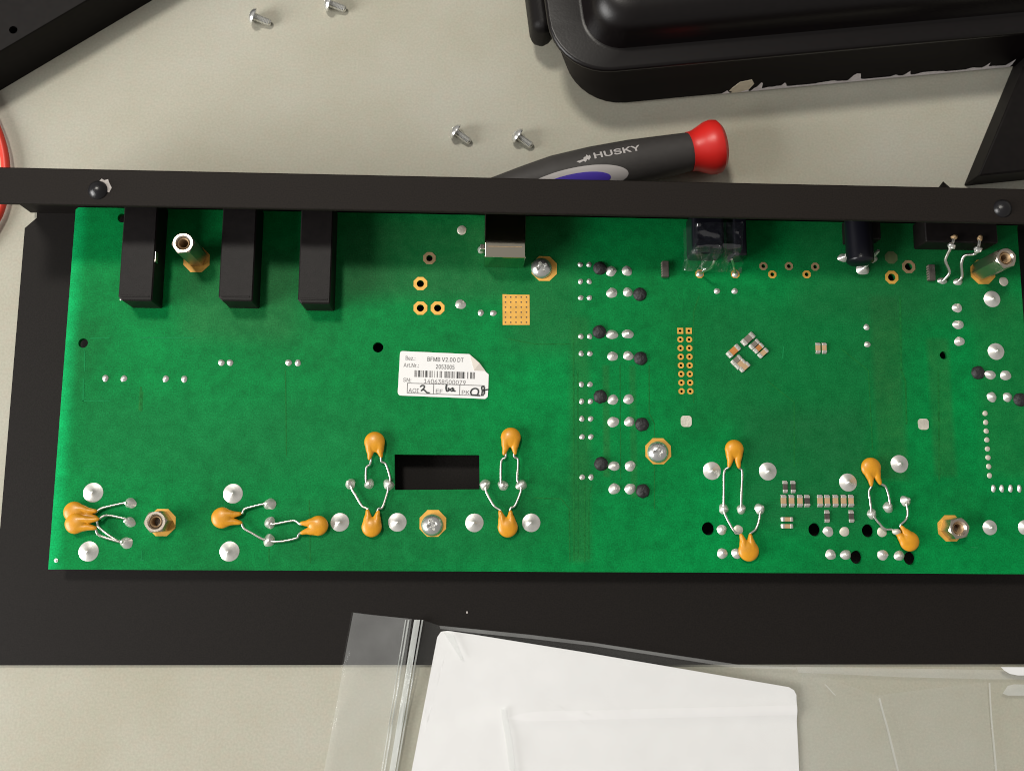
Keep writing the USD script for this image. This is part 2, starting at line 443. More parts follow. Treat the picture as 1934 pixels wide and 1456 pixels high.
# gold thermal pad with its grid of small holes
tp = pts([(949, 556), (1000, 557), (1000.5, 614), (949.5, 614)], ZB)
for i in range(5):
    for j in range(6):
        tp = tp.difference(circle(U2(954.8 + 9.9 * i, 561.5 + 9.5 * j), .25, 8))
obj('thermal_pad', ext(tp, ZB + .005, ZB + .07), 'gold', board, smooth=False, label='gold rectangular pad pierced by a grid of tiny holes')
obj('thermal_pad_backing', ext(pts([(950, 557), (999, 558), (999.5, 613), (950.5, 613)], ZB), ZB + .001, ZB + .02), 'resistor', board, smooth=False)


for ps, w in [([(1083, 640), (1084, 1058)], .35), ([(1091, 700), (1091, 740), (1092, 1050)], .3), ([(1104, 915), (1104, 1060)], .3), ([(1118, 915), (1112, 935), (1112, 1055)], .3),
              ([(1171, 690), (1172, 905)], .25), ([(1226, 690), (1226, 780), (1236, 800), (1236, 960)], .3), ([(539, 700), (541, 860)], .3), ([(584, 945), (586, 1062)], .3), ([(508, 1036), (508, 1062)], .25),
              ([(266, 732), (267, 775)], .6), ([(960, 640), (1010, 650), (1075, 650)], .3), ([(1320, 560), (1310, 590), (1310, 760)], .3), ([(1700, 560), (1702, 700), (1710, 720), (1712, 800)], .5),
              ([(1772, 700), (1774, 905)], .5), ([(1450, 720), (1500, 760), (1500, 880)], .3), ([(1590, 660), (1640, 700), (1648, 850)], .3), ([(1010, 940), (1060, 942), (1075, 960), (1076, 1060)], .3)]:
    ln_ = sg.LineString([U2(*q) for q in ps]).buffer(w / 2, 4)
    obj('trace', ext(ln_.intersection(bp.buffer(-.3)), ZB + .001, ZB + .03), 'trace', board, smooth=False)
for ps, w in [([(172, 639), (206, 638)], .35), ([(266, 638), (366, 638)], .4), ([(160, 664), (160, 700)], .3), ([(158, 716), (157, 757)], .35), ([(157, 757), (208, 757)], .35), 
              ([(268, 1040), (268, 1055), (264, 1057), (272, 1058)], .25), ([(1240, 935), (1262, 936)], .2), ([(160, 880), (200, 881)], .3), ([(1835, 1033), (1846, 1034)], .3), ([(1480, 655), (1478, 676)], .4)]:
    obj('printed_mark', ext(sg.LineString([U2(*q) for q in ps]).buffer(w / 2, 4), ZB + .031, ZB + .045), 'silk', board, smooth=False)


def solder(u, v, rpx, h=1.0, z=ZB, squash=(1., 1.), tip=.0, n=20, lean=(0., 0.), pw=1.0, wob=.03):
    """A soldered joint: a skirt that rises to a blunt tip, never quite even."""
    Rr = rpx / S
    rad = np.array([0, .12, .25, .42, .6, .78, .92, 1.0])
    hh = h * (1 - rad ** (1.55 * pw)) + tip * np.exp(-(rad / .22) ** 2)
    hh[-1] = .04
    hh[-2] = max(hh[-2], .12)
    a = np.arange(n) * 2 * np.pi / n
    ph = rng.uniform(0, 6.28, 3)
    wb = 1 + wob * (np.cos(2 * a + ph[0]) + .7 * np.cos(3 * a + ph[1]) + .5 * np.cos(5 * a + ph[2]))
    v3, f = [[lean[0], lean[1], hh[0]]], []
    for q, hgt in zip(rad[1:], hh[1:]):
        for i in range(n):
            k = hgt / max(hh[0], 1e-6)
            v3.append([Rr * q * wb[i] * math.cos(a[i]) * squash[0] + lean[0] * k, Rr * q * wb[i] * math.sin(a[i]) * squash[1] + lean[1] * k, hgt + (rng.normal(0, .005 * h) if q < .95 else 0)])
    for i in range(n):
        f.append([0, 1 + i, 1 + (i + 1) % n])
        for q in range(len(rad) - 2):
            A, B = 1 + q * n + i, 1 + q * n + (i + 1) % n
            f += [[A, A + n, B + n], [A, B + n, B]]
    m = trimesh.Trimesh(np.array(v3), f, process=False)
    m.apply_translation(U(u, v, z))
    return m


def joint(*a, mat='solder', **k):
    return obj('solder_joint', solder(*a, **k), mat, board, smooth=60)


for u, v, r in [(176, 930, 18), (167.5, 1041, 18), (440, 932, 18), (433.5, 1041, 18), (642, 986, 17), (750.5, 986, 17), (896, 987, 17), (1003.4, 987, 17),
                (1344.5, 889, 17), (1450, 890, 17), (1601.5, 911, 17), (1698.7, 876, 17), (1873.5, 565, 16.5), (1881, 664, 16.5), (1869.4, 996, 14), (1936, 996, 14)]:
    joint(u, v, r, h=rng.uniform(.85, 1.05), tip=.45, pw=.78, lean=(rng.normal(0, .1), rng.normal(0, .1)), n=28, wob=.006)
med = [(1154, 512.5), (1184, 512), (1155.5, 553.5), (1185.5, 552), (1156, 632), (1185.5, 631), (1157, 673), (1186.5, 672), (1157.5, 755), (1187, 754), (1158, 797), (1188.5, 796.5),
       (1159.6, 880), (1190, 880), (1160, 923), (1190, 923), (1870, 708), (1899, 709), (1872.8, 750), (1902.5, 750), (1363, 1000), (1364, 1045), (1391, 1045), (1564, 1003.5),
       (1568.5, 1047), (1597, 1047.5), (1667, 1048), (1698, 1049), (1807.5, 582), (1809.5, 613.5), (1811.8, 645), (870, 575)]
for u, v in med:
    hh_, la, lb = rng.uniform(.6, .95), rng.normal(0, .12), rng.normal(.02, .1)
    m = solder(u, v, 10.3, h=hh_, squash=(rng.uniform(.92, 1.08), rng.uniform(.86, 1.)), pw=rng.uniform(1., 1.5), tip=.1, lean=(la, lb), wob=.05, n=18)
    q = U(u, v) + [la, lb, 0]
    stub = tube([q + [0, 0, .3], q + [rng.normal(0, .06), rng.normal(0, .06), hh_ + rng.uniform(.12, .35)]], rng.uniform(.28, .4), 8, 1)
    obj('solder_joint', cat_(m, stub), 'solder', board, smooth=50)
for u, v in [(1394, 1000.5), (1594.8, 1003.7), (1665.4, 1004.7), (1895.5, 532), (872, 435)]:
    joint(u, v, 9.2, h=.3, pw=2., wob=.03, mat='solder_flat')
for u, v in [(1296, 795.5), (1743.7, 801)]:
    c = U2(u, v)
    sq = sg.box(c[0] - .6, c[1] - .6, c[0] + .6, c[1] + .6).buffer(1.02)
    obj('round_pad', ext(affinity.scale(sq, .98, 1.), ZB + .005, ZB + .16), 'solder_flat', board, smooth=False, label='pale cream tinned pad')
small = [(908, 591), (931.7, 591.5), (1354, 550), (1387.5, 550), (1636.5, 618), (1638, 650.5)]
for u, v in small:
    joint(u, v, 6., h=.55, tip=.1, n=14, wob=.05)
rows = [500, 532, 562.7, 635.5, 668, 726, 758, 791, 825, 901]
for i, v in enumerate(rows):
    d = i * .42
    for u in (1096 + d, 1112.5 + d):
        joint(u, v, 5.5, h=.5, squash=(.9, 1.), n=12, wob=.07, lean=(rng.normal(-.1, .08), rng.normal(0, .08)))
for u, v in [(199, 714.5), (234, 715), (313, 715.5), (348, 716), (418, 685), (434.5, 685), (545, 685), (562.5, 685.5)]:
    joint(u, v, 6.2, h=.5, squash=(.95, 1.02), n=12, wob=.06, pw=1.3)
for u, v in [(1860.4, 780.6), (1861.5, 797.6), (1862.6, 814), (1863.7, 830.6), (1864.8, 847.6), (1866, 864), (1867.2, 880.8), (1868.7, 898)]:
    joint(u, v, 5.2, h=.22, n=12, pw=2, mat='solder_flat')
for u in (1876, 1892, 1908.5, 1925):
    joint(u, 922.5, 6., h=.5, squash=(.75, 1.25), n=14, pw=1.3)
joint(106, 1058, 4., h=.3, n=10)
joint(228, 566, 2.2, h=.2, n=8)

# black pegs that stick through the board
for u, v in [(1133, 507), (1208.5, 556), (1131.8, 627), (1210, 677), (1133.6, 749), (1212.3, 801.5), (1135, 876), (1214, 927), (1847, 704), (1926, 755)]:
    m = rev([(0, 1.0), (.8, .97), (1.5, .8), (1.95, .3), (2.0, -.1), (0, -.1)], 22)
    vv = m.vertices.copy()
    k = np.hypot(vv[:, 0], vv[:, 1])[:, None]
    vv += (meshkit.noise(vv * 2.2 + [u, v, 0])[:, None] - .5) * .35 * np.c_[vv[:, :2] / 2, np.ones(len(vv))]
    m.vertices = vv
    m.apply_translation(U(u, v))
    obj('black_peg', m, 'plug', board, smooth=50)


# screws and threaded spacers with their gold pads
def phillips(r, h, recess=1.0):
    head = m3.Manifold(m3.Mesh(*[np.asarray(a, t) for a, t in zip(meshkit.arrays(rev([(0, h), (r * .35, h * .97), (r * .65, h * .82), (r * .88, h * .52), (r, h * .16), (r * .98, 0), (0, 0)], 36))[:2], (np.float32, np.uint32))]))
    arm = m3.Manifold.batch_hull([m3.Manifold.cube([r * 1.12 * recess, r * .30, .02], True).translate([0, 0, h + .05]), m3.Manifold.cube([r * .62, r * .22, .02], True).translate([0, 0, h * .22])])
    core = m3.Manifold.cylinder(h * .85, r * .12, r * .30, 12).translate([0, 0, h * .2])
    return head - arm - arm.rotate([0, 0, 90]) - core


def at(m, c, rz=0., z=0.):
    t = tm(m).copy()
    t.apply_transform(trimesh.transformations.rotation_matrix(rz, [0, 0, 1]))
    t.apply_translation([c[0], c[1], z])
    return t


for (u, v, pu, pv, a) in [(816, 991, 817.5, 988, .35), (1243.5, 853, 1243, 852, .05), (1023, 505.5, 1028, 507.5, .5)]:
    obj('octagon_pad', ext(octagon(U2(pu, pv), 24.5 / S), ZB + .005, ZB + .08), 'gold', board, smooth=False)
    obj('cross_head_screw', at(phillips(3.1, 2.1), U2(u, v, ZB + 1), a, ZB + .08), 'zinc', board, smooth=24)


def hexnut(h, r=2.75, hole=1.55):
    """A hexagonal spacer with a threaded bore."""
    a = np.arange(6) * np.pi / 3
    k = r / math.cos(np.pi / 6)
    body = m3.CrossSection([np.c_[k * np.cos(a), k * np.sin(a)]]).extrude(h)
    top = m3.Manifold.batch_hull([m3.CrossSection.circle(r * .98, 32).extrude(.01).translate([0, 0, h - .011]), m3.CrossSection.circle(k + .02, 32).extrude(h - .5)])
    body = body ^ top
    bore = m3.CrossSection.circle(hole, 28).extrude(h).translate([0, 0, 1.0])
    cs = m3.Manifold.cylinder(.7, hole, hole + .55, 28).translate([0, 0, h - .68])
    out = body - bore - cs
    return out


def threads(h, hole=1.55):
    prof = []
    z = 1.2
    while z < h - .8:
        prof += [(hole - .02, z), (hole - .28, z + .25)]
        z += .5
    prof.append((hole - .02, z))
    return trimesh.creation.revolve(np.array(prof), sections=20)


for (tu, tv, pu, pv, h, a) in [(345.5, 459, 371.5, 491, 13.6, .1), (1900.5, 487, 1856, 514, 13.6, .3), (293, 985, 306, 986.5, 5.2, .12), (1812, 997.5, 1795, 997.5, 4.8, .22)]:
    obj('octagon_pad', ext(octagon(U2(pu, pv), 24.5 / S), ZB + .005, ZB + .08), 'gold', board, smooth=False)
    c = U2(tu, tv, ZB + h)
    s = obj('threaded_spacer', at(hexnut(h), c, a, ZB + .08), 'nickel', board, smooth=30)
    th = threads(h)
    th.apply_translation([c[0], c[1], ZB + .08])
    obj('thread', th, 'copper_dull', s, smooth=False)

# ------------------------------------------------------------------ sockets along the back of the board
for (x0, x1, yf, hgt) in [(222.5, 287, 567.5, 9.), (412, 477, 568, 9.), (562, 623.5, 573, 9.)]:
    z = ZB + hgt
    a, b = U2(x0, yf, z), U2(x1, yf, z)
    rr = 1.1
    pl = sg.Polygon([(a[0], by1 - .5), (a[0], a[1] + rr), (a[0] + rr, a[1]), (b[0] - .3, a[1]), (b[0], a[1] + .3), (b[0], by1 - .5)]).buffer(-.2).buffer(.2)
    body = m3.Manifold(m3.Mesh(*[np.asarray(q, t) for q, t in zip(meshkit.arrays(ext(pl, ZB + .02, z))[:2], (np.float32, np.uint32))]))
    body = m3.Manifold.batch_hull([m3.Manifold(m3.Mesh(*[np.asarray(q, t) for q, t in zip(meshkit.arrays(tm(ext(p, z0, z1)))[:2], (np.float32, np.uint32))])) for p, z0, z1 in ((pl, ZB + .02, z - .35), (pl.buffer(-.35), z - .4, z))])
    s = obj('jack_socket', body, 'black_plastic', board, smooth=25)
    # wear marks and a moulded rim near the front
    obj('moulded_rib', rbox(a[0] + .8, a[1] + 1.0, z - .1, b[0] - .8, a[1] + 1.5, z + .12, .1), 'black_plastic', s)
    if x0 == 222.5:
        obj('metal_contact', rbox(b[0] - .05, a[1] + 11.2, z - 2.2, b[0] + .22, a[1] + 14.2, z - .15, .1), 'tin', s)
z = ZB + 11.0
a, b = U2(915, 485.5, z), U2(993, 485.5, z)
sh = obj('metal_socket', rbox(a[0], a[1], ZB + .05, b[0], by1 - .4, z, .35), 'chrome', board, smooth=30, label='bright metal socket shell')
obj('seam', rbox(a[0] + 1.0, a[1] + 3.0, z - .1, b[0] - 1.0, a[1] + 3.2, z + .03, .05), 'copper_dull', sh)
joint(909, 472, 7.5, h=2.0, z=ZB, wob=.05, n=16)
obj('shield_tab', rbox(a[0] - 1.2, U2(909, 472)[1] - .8, ZB + .05, a[0] + .1, U2(909, 472)[1] + .8, ZB + 3.4, .25), 'tin', board)

# round multi-pin socket wrapped in dark film
z = ZB + 9.0
a, b = U2(1309, 478, z), U2(1370, 478, z)
p1 = obj('round_socket', rbox(a[0], a[1], ZB + .05, b[0], by1 - .4, z, 1.2), 'blue_black', board, label='blue black socket wrapped in wrinkled film')
a2, b2 = U2(1387, 482, z - 1), U2(1412, 482, z - 1)
obj('side_block', rbox(a2[0], a2[1], ZB + .05, b2[0], by1 - .4, z - 1, .6), 'blue_black', p1)


def sheet(corners, z, nu=40, nv=20):
    """A grid over four corners given as points of the photograph on the level z."""
    c = [U2(*q, z) for q in corners]
    s, t = np.meshgrid(np.linspace(0, 1, nu), np.linspace(0, 1, nv))
    p = (1 - s)[..., None] * (1 - t)[..., None] * c[0] + s[..., None] * (1 - t)[..., None] * c[1] + s[..., None] * t[..., None] * c[2] + (1 - s)[..., None] * t[..., None] * c[3]
    idx = np.arange(nu * nv).reshape(nv, nu)
    f = np.vstack([np.c_[idx[:-1, :-1].ravel(), idx[1:, :-1].ravel(), idx[1:, 1:].ravel()], np.c_[idx[:-1, :-1].ravel(), idx[1:, 1:].ravel(), idx[:-1, 1:].ravel()]])
    return p.reshape(-1, 2), f, s.ravel(), t.ravel()


def thick(v, f, d):
    """Gives an open sheet a real thickness d, downwards."""
    n = len(v)
    t = trimesh.Trimesh(v, f, process=False)
    e = t.edges_sorted
    u, cnt = np.unique(e, axis=0, return_counts=True)
    be = {tuple(x) for x in u[cnt == 1]}
    side = []
    for a_, b_ in t.edges:
        if (min(a_, b_), max(a_, b_)) in be:
            side += [[b_, a_, a_ + n], [b_, a_ + n, b_ + n]]
    return trimesh.Trimesh(np.vstack([v, v - [0, 0, d]]), np.vstack([f, f[:, ::-1] + n, side]), process=False)


p, f, s_, t_ = sheet([(1294, 428), (1412, 428), (1408, 508), (1295, 505)], ZB + 6, 46, 34)
ty = t_
zz = np.where(ty < .62, 9.4, 9.4 - (ty - .62) / .38 * 8.6)
edge = np.clip(np.minimum(s_, 1 - s_) / .14, 0, 1)
zz = zz * (.35 + .65 * edge)
cr = meshkit.fbm(np.c_[p * .45, np.zeros(len(p))], 3, 5)
rdg = 1 - 2 * np.abs(meshkit.noise(np.c_[p * .33, np.full(len(p), 3.)], 9) - .5)
zz = zz + (cr - .5) * 1.2 + rdg ** 3 * 2.0 * np.clip((ty - .35) * 3, .2, 1) + .5
obj('dark_film', (np.c_[p, ZB + np.maximum(zz, .3)], f), 'film_dark', board, smooth=50, label='wrinkled dark film over the round socket')
for q in ([(1350, 491), (1346, 500), (1340, 508), (1329, 513), (1322, 517)], [(1382, 490), (1385, 500), (1386.5, 508), (1388, 516)]):
    zz = [11.2, 9.5, 6.8, 3., .7][-len(q):]
    w = [U(u, v, ZB + k) for (u, v), k in zip(q, zz)]
    obj('wire', tube(w, .36), 'tin', board)
for u, v in ((1321.5, 517.5), (1388.5, 518)):
    c = U2(u, v)
    obj('octagon_pad', ext(octagon(c, 8.3 / S), ZB + .005, ZB + .07), 'gold', board, smooth=False)
    joint(u, v, 6.5, h=.8, z=ZB + .05, n=14, wob=.06)

# power socket: a lying barrel with three soldered lugs
z0 = ZB + 5.2
a = U2(1630, 486, z0 + 3)
cy = trimesh.creation.cylinder(radius=3.9, height=by1 - .4 - a[1], sections=40)
cy.apply_transform(trimesh.transformations.rotation_matrix(np.pi / 2, [1, 0, 0]))
cy.apply_translation([a[0] + .4, (a[1] + by1 - .4) / 2, z0])
ball = trimesh.creation.icosphere(3, 3.9)
ball.vertices *= [1, .45, 1]
ball.apply_translation([a[0] + .4, a[1], z0])
pw = obj('power_socket', cat_(cy, ball), 'blue_black', board, smooth=40, label='round blue black barrel socket')
obj('base_block', rbox(a[0] - 2.6, a[1] + 6, ZB + .05, a[0] + 6.5, by1 - .4, ZB + 6.5, .4), 'black_plastic', pw)
for u, v, r in ((1594, 487, 11), (1629, 508.5, 13), (1645, 489, 11)):
    joint(u, v, r, h=1.5, squash=(1.1, .85), wob=.07, tip=.3)
    q = U(u, v)
    obj('solder_lug', tube([q + [0, 0, .4], q + [.5, .9, 2.2], q + [.9, 1.6, 3.4]], .55, 8), 'solder', board)

# double socket block with two bent wires
z = ZB + 8.0
a, b = U2(1725, 472, ZB), U2(1858, 472, ZB)
blk = obj('socket_block', rbox(a[0], a[1], ZB + .05, b[0], by1 - .4, z, .5), 'black_plastic', board)
w1 = [(1802, 448), (1797, 465), (1789, 481), (1785.6, 494), (1793, 514), (1782.5, 529), (1779.5, 530)]
w2 = [(1850.5, 450), (1846.4, 471), (1840, 480), (1821.7, 483), (1815.5, 498), (1816.5, 522.5), (1809, 532)]
for w, zz in ((w1, [9.2, 8.6, 6.5, 5, 3.2, 1.2, .6]), (w2, [9.2, 8.6, 7, 5.5, 4, 1.4, .6])):
    obj('wire', tube([U(u, v, ZB + k) for (u, v), k in zip(w, zz)], .45, 10), 'tin', board)
    for (u, v), k, r in ((w[0], zz[0], .8), (w[1], zz[1], 1.0)):
        s = trimesh.creation.icosphere(2, r)
        s.vertices += (meshkit.noise(s.vertices * 1.6 + [u, v, 0])[:, None] - .5) * .9 * s.vertices
        s.apply_translation(U(u, v, ZB + k))
        obj('solder_blob', s, 'solder' if r > .9 else 'copper_dull', board, smooth=50)
    joint(w[-1][0], w[-1][1] + .5, 8, h=1.0, squash=(1.2, .85), wob=.05)

# upright dark chips
for u, v in ((1256.5, 508.5), (1759.3, 515)):
    q = U2(u, v, ZB + 1)
    s = obj('dark_chip', rbox(q[0] - .95, q[1] - 2.4, ZB + .05, q[0] + .95, q[1] + 2.4, ZB + 1.5, .15), 'resistor', board)
    for k in range(6):
        obj('lead', rbox(q[0] - 1.1, q[1] - 2.1 + .75 * k, ZB + .05, q[0] - .9, q[1] - 1.7 + .75 * k, ZB + 1.35, .06), 'ceramic_grey', s)


# chip capacitors and resistors
def chipcap(u, v, l, w, ang, mat, h=None):
    """l and w in photograph points; ang in the board plane, long axis."""
    L, W = l / S, w / S
    h = h or .75
    c = U2(u, v, ZB + h)
    rz = ang
    s = obj('chip_component', at(rbox(-L * .33, -W * .46, .03, L * .33, W * .46, h, .07), c, rz, ZB), mat, board)
    for k in (-1, 1):
        t = rbox(min(k * L * .27, k * L * .5), -W * .5, .01, max(k * L * .27, k * L * .5), W * .5, h + .04, .1)
        fil = rbox(min(k * L * .4, k * L * .62), -W * .46, .01, max(k * L * .4, k * L * .62), W * .46, h * .45, .12)
        obj('terminal', at(t + fil, c, rz, ZB), 'terminal', s, smooth=40)


D45 = math.radians(42)
for u, v, l, w, mt in [(1413.5, 639.5, 25, 13.5, 'ceramic_grey'), (1425.5, 649.5, 19, 10.5, 'ceramic_grey'), (1433.5, 657, 19, 10.5, 'ceramic_orange'), (1442, 666, 19, 10.5, 'ceramic'),
                       (1386, 662.5, 25, 13.5, 'ceramic_orange'), (1391.5, 679.5, 19, 11, 'ceramic_grey'), (1399, 687, 19, 11, 'ceramic'), (1407, 692.5, 19, 11, 'ceramic')]:
    chipcap(u, v, l, w, D45, mt)
UP = math.pi / 2
for u, mt in ((1480.5, 'ceramic'), (1495.5, 'ceramic'), (1511.5, 'ceramic'), (1525, 'resistor'), (1549.5, 'ceramic'), (1563, 'ceramic'), (1578.5, 'ceramic'), (1594, 'ceramic'), (1608, 'ceramic')):
    chipcap(u, 945.5, 19, 10.5, UP, mt, .7)
for u, v in ((1483.3, 919), (1498.3, 919)):
    chipcap(u, v, 19, 9.5, UP, 'resistor', .45)
for v in (980.5, 993.5):
    chipcap(1487.5, v, 19, 8.5, 0, 'ceramic')
for u, v in ((1562.5, 975), (1608.5, 975)):
    chipcap(u, v, 19, 10, UP, 'resistor', .5)
for u in (1545.5, 1557.3):
    chipcap(u, 657, 18, 9.5, UP, 'ceramic', .6)


# orange leaded capacitors
def blobs(parts, edge=.28, it=8):
    m = m3.Manifold.batch_boolean(parts, m3.OpType.Add).refine_to_length(edge)
    t = tm(m)
    t = trimesh.Trimesh(t.vertices, t.faces, process=True)
    v = np.array(t.vertices)
    e = t.edges_unique
    n = np.bincount(e.ravel(), minlength=len(v)).astype(float)[:, None]
    for _ in range(it):
        acc = np.zeros_like(v)
        np.add.at(acc, e[:, 0], v[e[:, 1]])
        np.add.at(acc, e[:, 1], v[e[:, 0]])
        v = np.where(n > 0, .5 * v + .5 * acc / np.maximum(n, 1), v)
    t = trimesh.Trimesh(v, t.faces, process=False)
    return t


def capacitor(cpx, tips, leads, zc=1.55, r=2.9):
    z = ZB + zc
    C = U(*cpx, z)
    T = [U(*t, z) for t in tips]
    d = (T[0] + T[1]) / 2 - C
    d[2] = 0
    L = np.linalg.norm(d)
    d /= L
    e = np.array([-d[1], d[0], 0])
    sph = m3.Manifold.sphere(1, 28)
    rr = r * rng.uniform(.97, 1.03)
    off = [np.sign((t - C) @ e) * min(1.5, max(1.1, abs((t - C) @ e) * .9)) for t in T]
    parts = [sph.scale([rr, rr, 1.25]).translate(list(C))]
    for t, o in zip(T, off):
        k = rng.uniform(.94, 1.06)
        a = C + d * .7 + e * o * .86
        b = C + d * 2.35 * k + e * o * 1.0
        q = C * .38 + t * .62 + e * o * .14
        q[2] = C[2]
        s0, s1 = sph.scale([1.42, 1.42, 1.12]).translate(list(a)), sph.scale([1.02, 1.02, .92]).translate(list(b))
        s2, s3 = sph.scale([.95, .95, .82]).translate(list(q)), sph.scale([.52, .52, .5]).translate(list(t + d * .25))
        parts += [m3.Manifold.batch_hull([s0, s1]), m3.Manifold.batch_hull([s1, s2]), m3.Manifold.batch_hull([s2, s3])]
    s = obj('orange_capacitor', blobs(parts, .25, 7), 'orange', board, smooth=True)
    for t, ld in zip(T, leads):
        n = len(ld)
        w = [t - d * .4] + [U(u, v, ZB + zc + (0.75 - zc) * (i + 1) / n) for i, (u, v) in enumerate(ld)]
        obj('lead', tube(w, .335, 9, 5), 'tin', s, smooth=True)


capacitor((139.5, 966.5), [(179, 965), (180, 977)], [[(179.5, 968), (189, 961), (205, 956), (238, 948.6)], [(183, 983), (187.5, 996), (219, 1019), (238, 1024)]], zc=1.5)
capacitor((142, 988.5), [(183, 980), (178, 997)], [[(187, 980), (196, 974), (210, 973.5), (240, 980)], [(181, 1000), (187.5, 1010.7), (219, 1021), (236, 1026)]], zc=2.6)
capacitor((419, 977.6), [(452, 970), (453, 987)], [[(457, 969), (462, 961), (480, 955.5), (500, 951), (510, 952)], [(456, 988), (461, 997.5), (478, 1007.5), (494, 1017), (505, 1020)]])
capacitor((601, 992.5), [(571, 987.5), (571.5, 1006)], [[(568, 990.5), (558, 983.6), (545, 984), (517, 989.5), (511, 987)], [(569, 1005), (563.7, 1010), (560, 1015.7), (538, 1021), (519, 1023), (509, 1021)]])
capacitor((707.6, 834.6), [(697.5, 864), (720, 860)], [[(700.5, 867.6), (698.5, 877), (692, 883), (691, 905), (693, 912)], [(719.5, 866.5), (721, 872), (729, 877), (737, 903), (735, 912)]])
capacitor((702, 995), [(694, 966), (714.4, 968)], [[(694.5, 961), (683.7, 955), (672, 936), (665.5, 925.6), (662, 916)], [(713, 964), (715, 960), (722.4, 957), (731.5, 930), (733, 918)]])
capacitor((964.7, 826), [(952, 855), (973, 854)], [[(955.6, 857.4), (954, 864), (946.7, 871), (945.8, 905), (947, 914)], [(970.5, 858.5), (972.7, 864), (978.4, 869), (977, 905), (981, 914)]])
capacitor((959, 995.5), [(944.5, 968), (964.7, 968)], [[(945.4, 964), (934, 956), (925, 942), (918, 928), (916.5, 918)], [(963, 964.5), (965, 958.6), (972.7, 954), (983, 929), (984, 918)]])
capacitor((1386.7, 848), [(1377, 878), (1395.5, 880)], [[(1376, 882), (1367.8, 891), (1366.8, 930), (1366.5, 958)], [(1396, 884), (1401.6, 891), (1400.3, 930), (1399.7, 958)]], r=2.8)
capacitor((1414, 1040), [(1400, 1012), (1417.5, 1012)], [[(1399.5, 1009), (1387.7, 1004), (1377, 987), (1366.5, 966)], [(1416.5, 1008), (1427, 999), (1433, 983), (1436, 964)]], r=3.0)
capacitor((1645, 883), [(1645, 914), (1662, 911)], [[(1646, 916.7), (1641, 928), (1643, 945), (1646, 968)], [(1663.5, 913.5), (1672, 918.6), (1678, 935), (1681, 954)]], r=2.9)
capacitor((1717.5, 1022), [(1693, 1006), (1704, 996)], [[(1685.7, 1000), (1672, 999), (1661, 989), (1648, 973)], [(1700, 992), (1711, 980.5), (1714, 966), (1711, 949)]], r=2.95)
for u, v, r, ln in [(247, 950, 10, (-.9, 0)), (246, 986, 9.5, (-.9, .2)), (239, 1025, 11, (-.8, .3)), (510, 952, 11, (-.8, .1)), (508.5, 1020.5, 11, (0, .1)), (510, 987, 10.5, (-.3, 0)),
                    (697.5, 914, 9, (-.2, .1)), (734, 915, 10, (.3, .3)), (662, 914, 9.5, (-.6, .5)), (950, 916.5, 9.5, (-.3, 0)), (984.5, 916, 10, (.4, .5)), (916, 915.5, 10, (0, .2)),
                    (1366.5, 961, 9.5, (0, .1)), (1400, 961.5, 9, (0, .1)), (1434.5, 961, 10, (.4, .5)), (1646.5, 970.5, 9.5, (-.3, -.1)), (1677, 958, 10, (-.2, .2)), (1709.5, 946, 10, (.4, .4))]:
    m = solder(u, v, r, h=rng.uniform(1.15, 1.5), tip=.1, lean=(ln[0] * .6, ln[1] * .6), wob=.07, n=18, pw=1.35)
    q = U(u, v) + [ln[0] * .6, ln[1] * .6, 0]
    stub = tube([q + [0, 0, .6], q + [ln[0] * .5, ln[1] * .5, 1.75]], .36, 8, 1)
    obj('solder_joint', cat_(m, stub), 'solder', board, smooth=50)
s = trimesh.creation.icosphere(2, 1.1)
s.vertices *= [1.15, .8, .8]
s.apply_translation(U(1693, 1004, ZB + 1.6))
obj('solder_blob', s, 'solder_flat', board, smooth=50)

# ------------------------------------------------------------------ printed sticker
ZS = ZB + .12
z14 = lambda x, y: (740 + x / 9.67, 650 + y / 9.67)
stk = sg.Polygon([U2(*z14(x, y)) for x, y in [(150, 165), (165, 135), (195, 128), (1415, 183), (1452, 235), (1500, 480), (1700, 492), (1770, 555), (1755, 940), (1745, 968), (1705, 1000), (150, 938), (118, 915), (108, 880)]])
st = obj('sticker', ext(stk, ZB + .01, ZS), 'sticker', board, smooth=False, label='white printed sticker with a barcode and a folded corner')
fl = [U2(*z14(x, y)) for x, y in [(1422, 187), (1500, 482), (1712, 494), (1600, 350)]]
v = np.array([[*fl[0], ZS + .02], [*fl[1], ZS + .1], [*fl[2], ZS + .02], [*fl[3], ZS + .55]])
obj('folded_corner', thick(v, np.array([[0, 1, 3], [1, 2, 3]]), .08), 'sticker_back', st, smooth=False)


def lettering(text, p0, p1, z, name, mat, parent, bold=False, hpx=None, conv=lambda x, y: (x, y), t=.04):
    """Lettering laid along the line p0 - p1 so that it fills that length."""
    m = meshkit.text_mesh(text, 1.0, .04, bold)
    lo, hi = m.bounds
    A, B = U2(*conv(*p0), z), U2(*conv(*p1), z)
    d = B - A
    W = np.linalg.norm(d)
    d /= W
    n = np.array([-d[1], d[0]])
    k = W / (hi[0] - lo[0])
    kh = k if hpx is None else hpx / (hi[1] if hi[1] > .3 else 1.)
    x = (m.vertices[:, 0] - lo[0]) * k
    y = m.vertices[:, 1] * kh
    q = A + x[:, None] * d + y[:, None] * n
    m.vertices = np.c_[q, z + (m.vertices[:, 2] - lo[2]) / .04 * t]
    return obj(name, m, mat, parent, smooth=False)


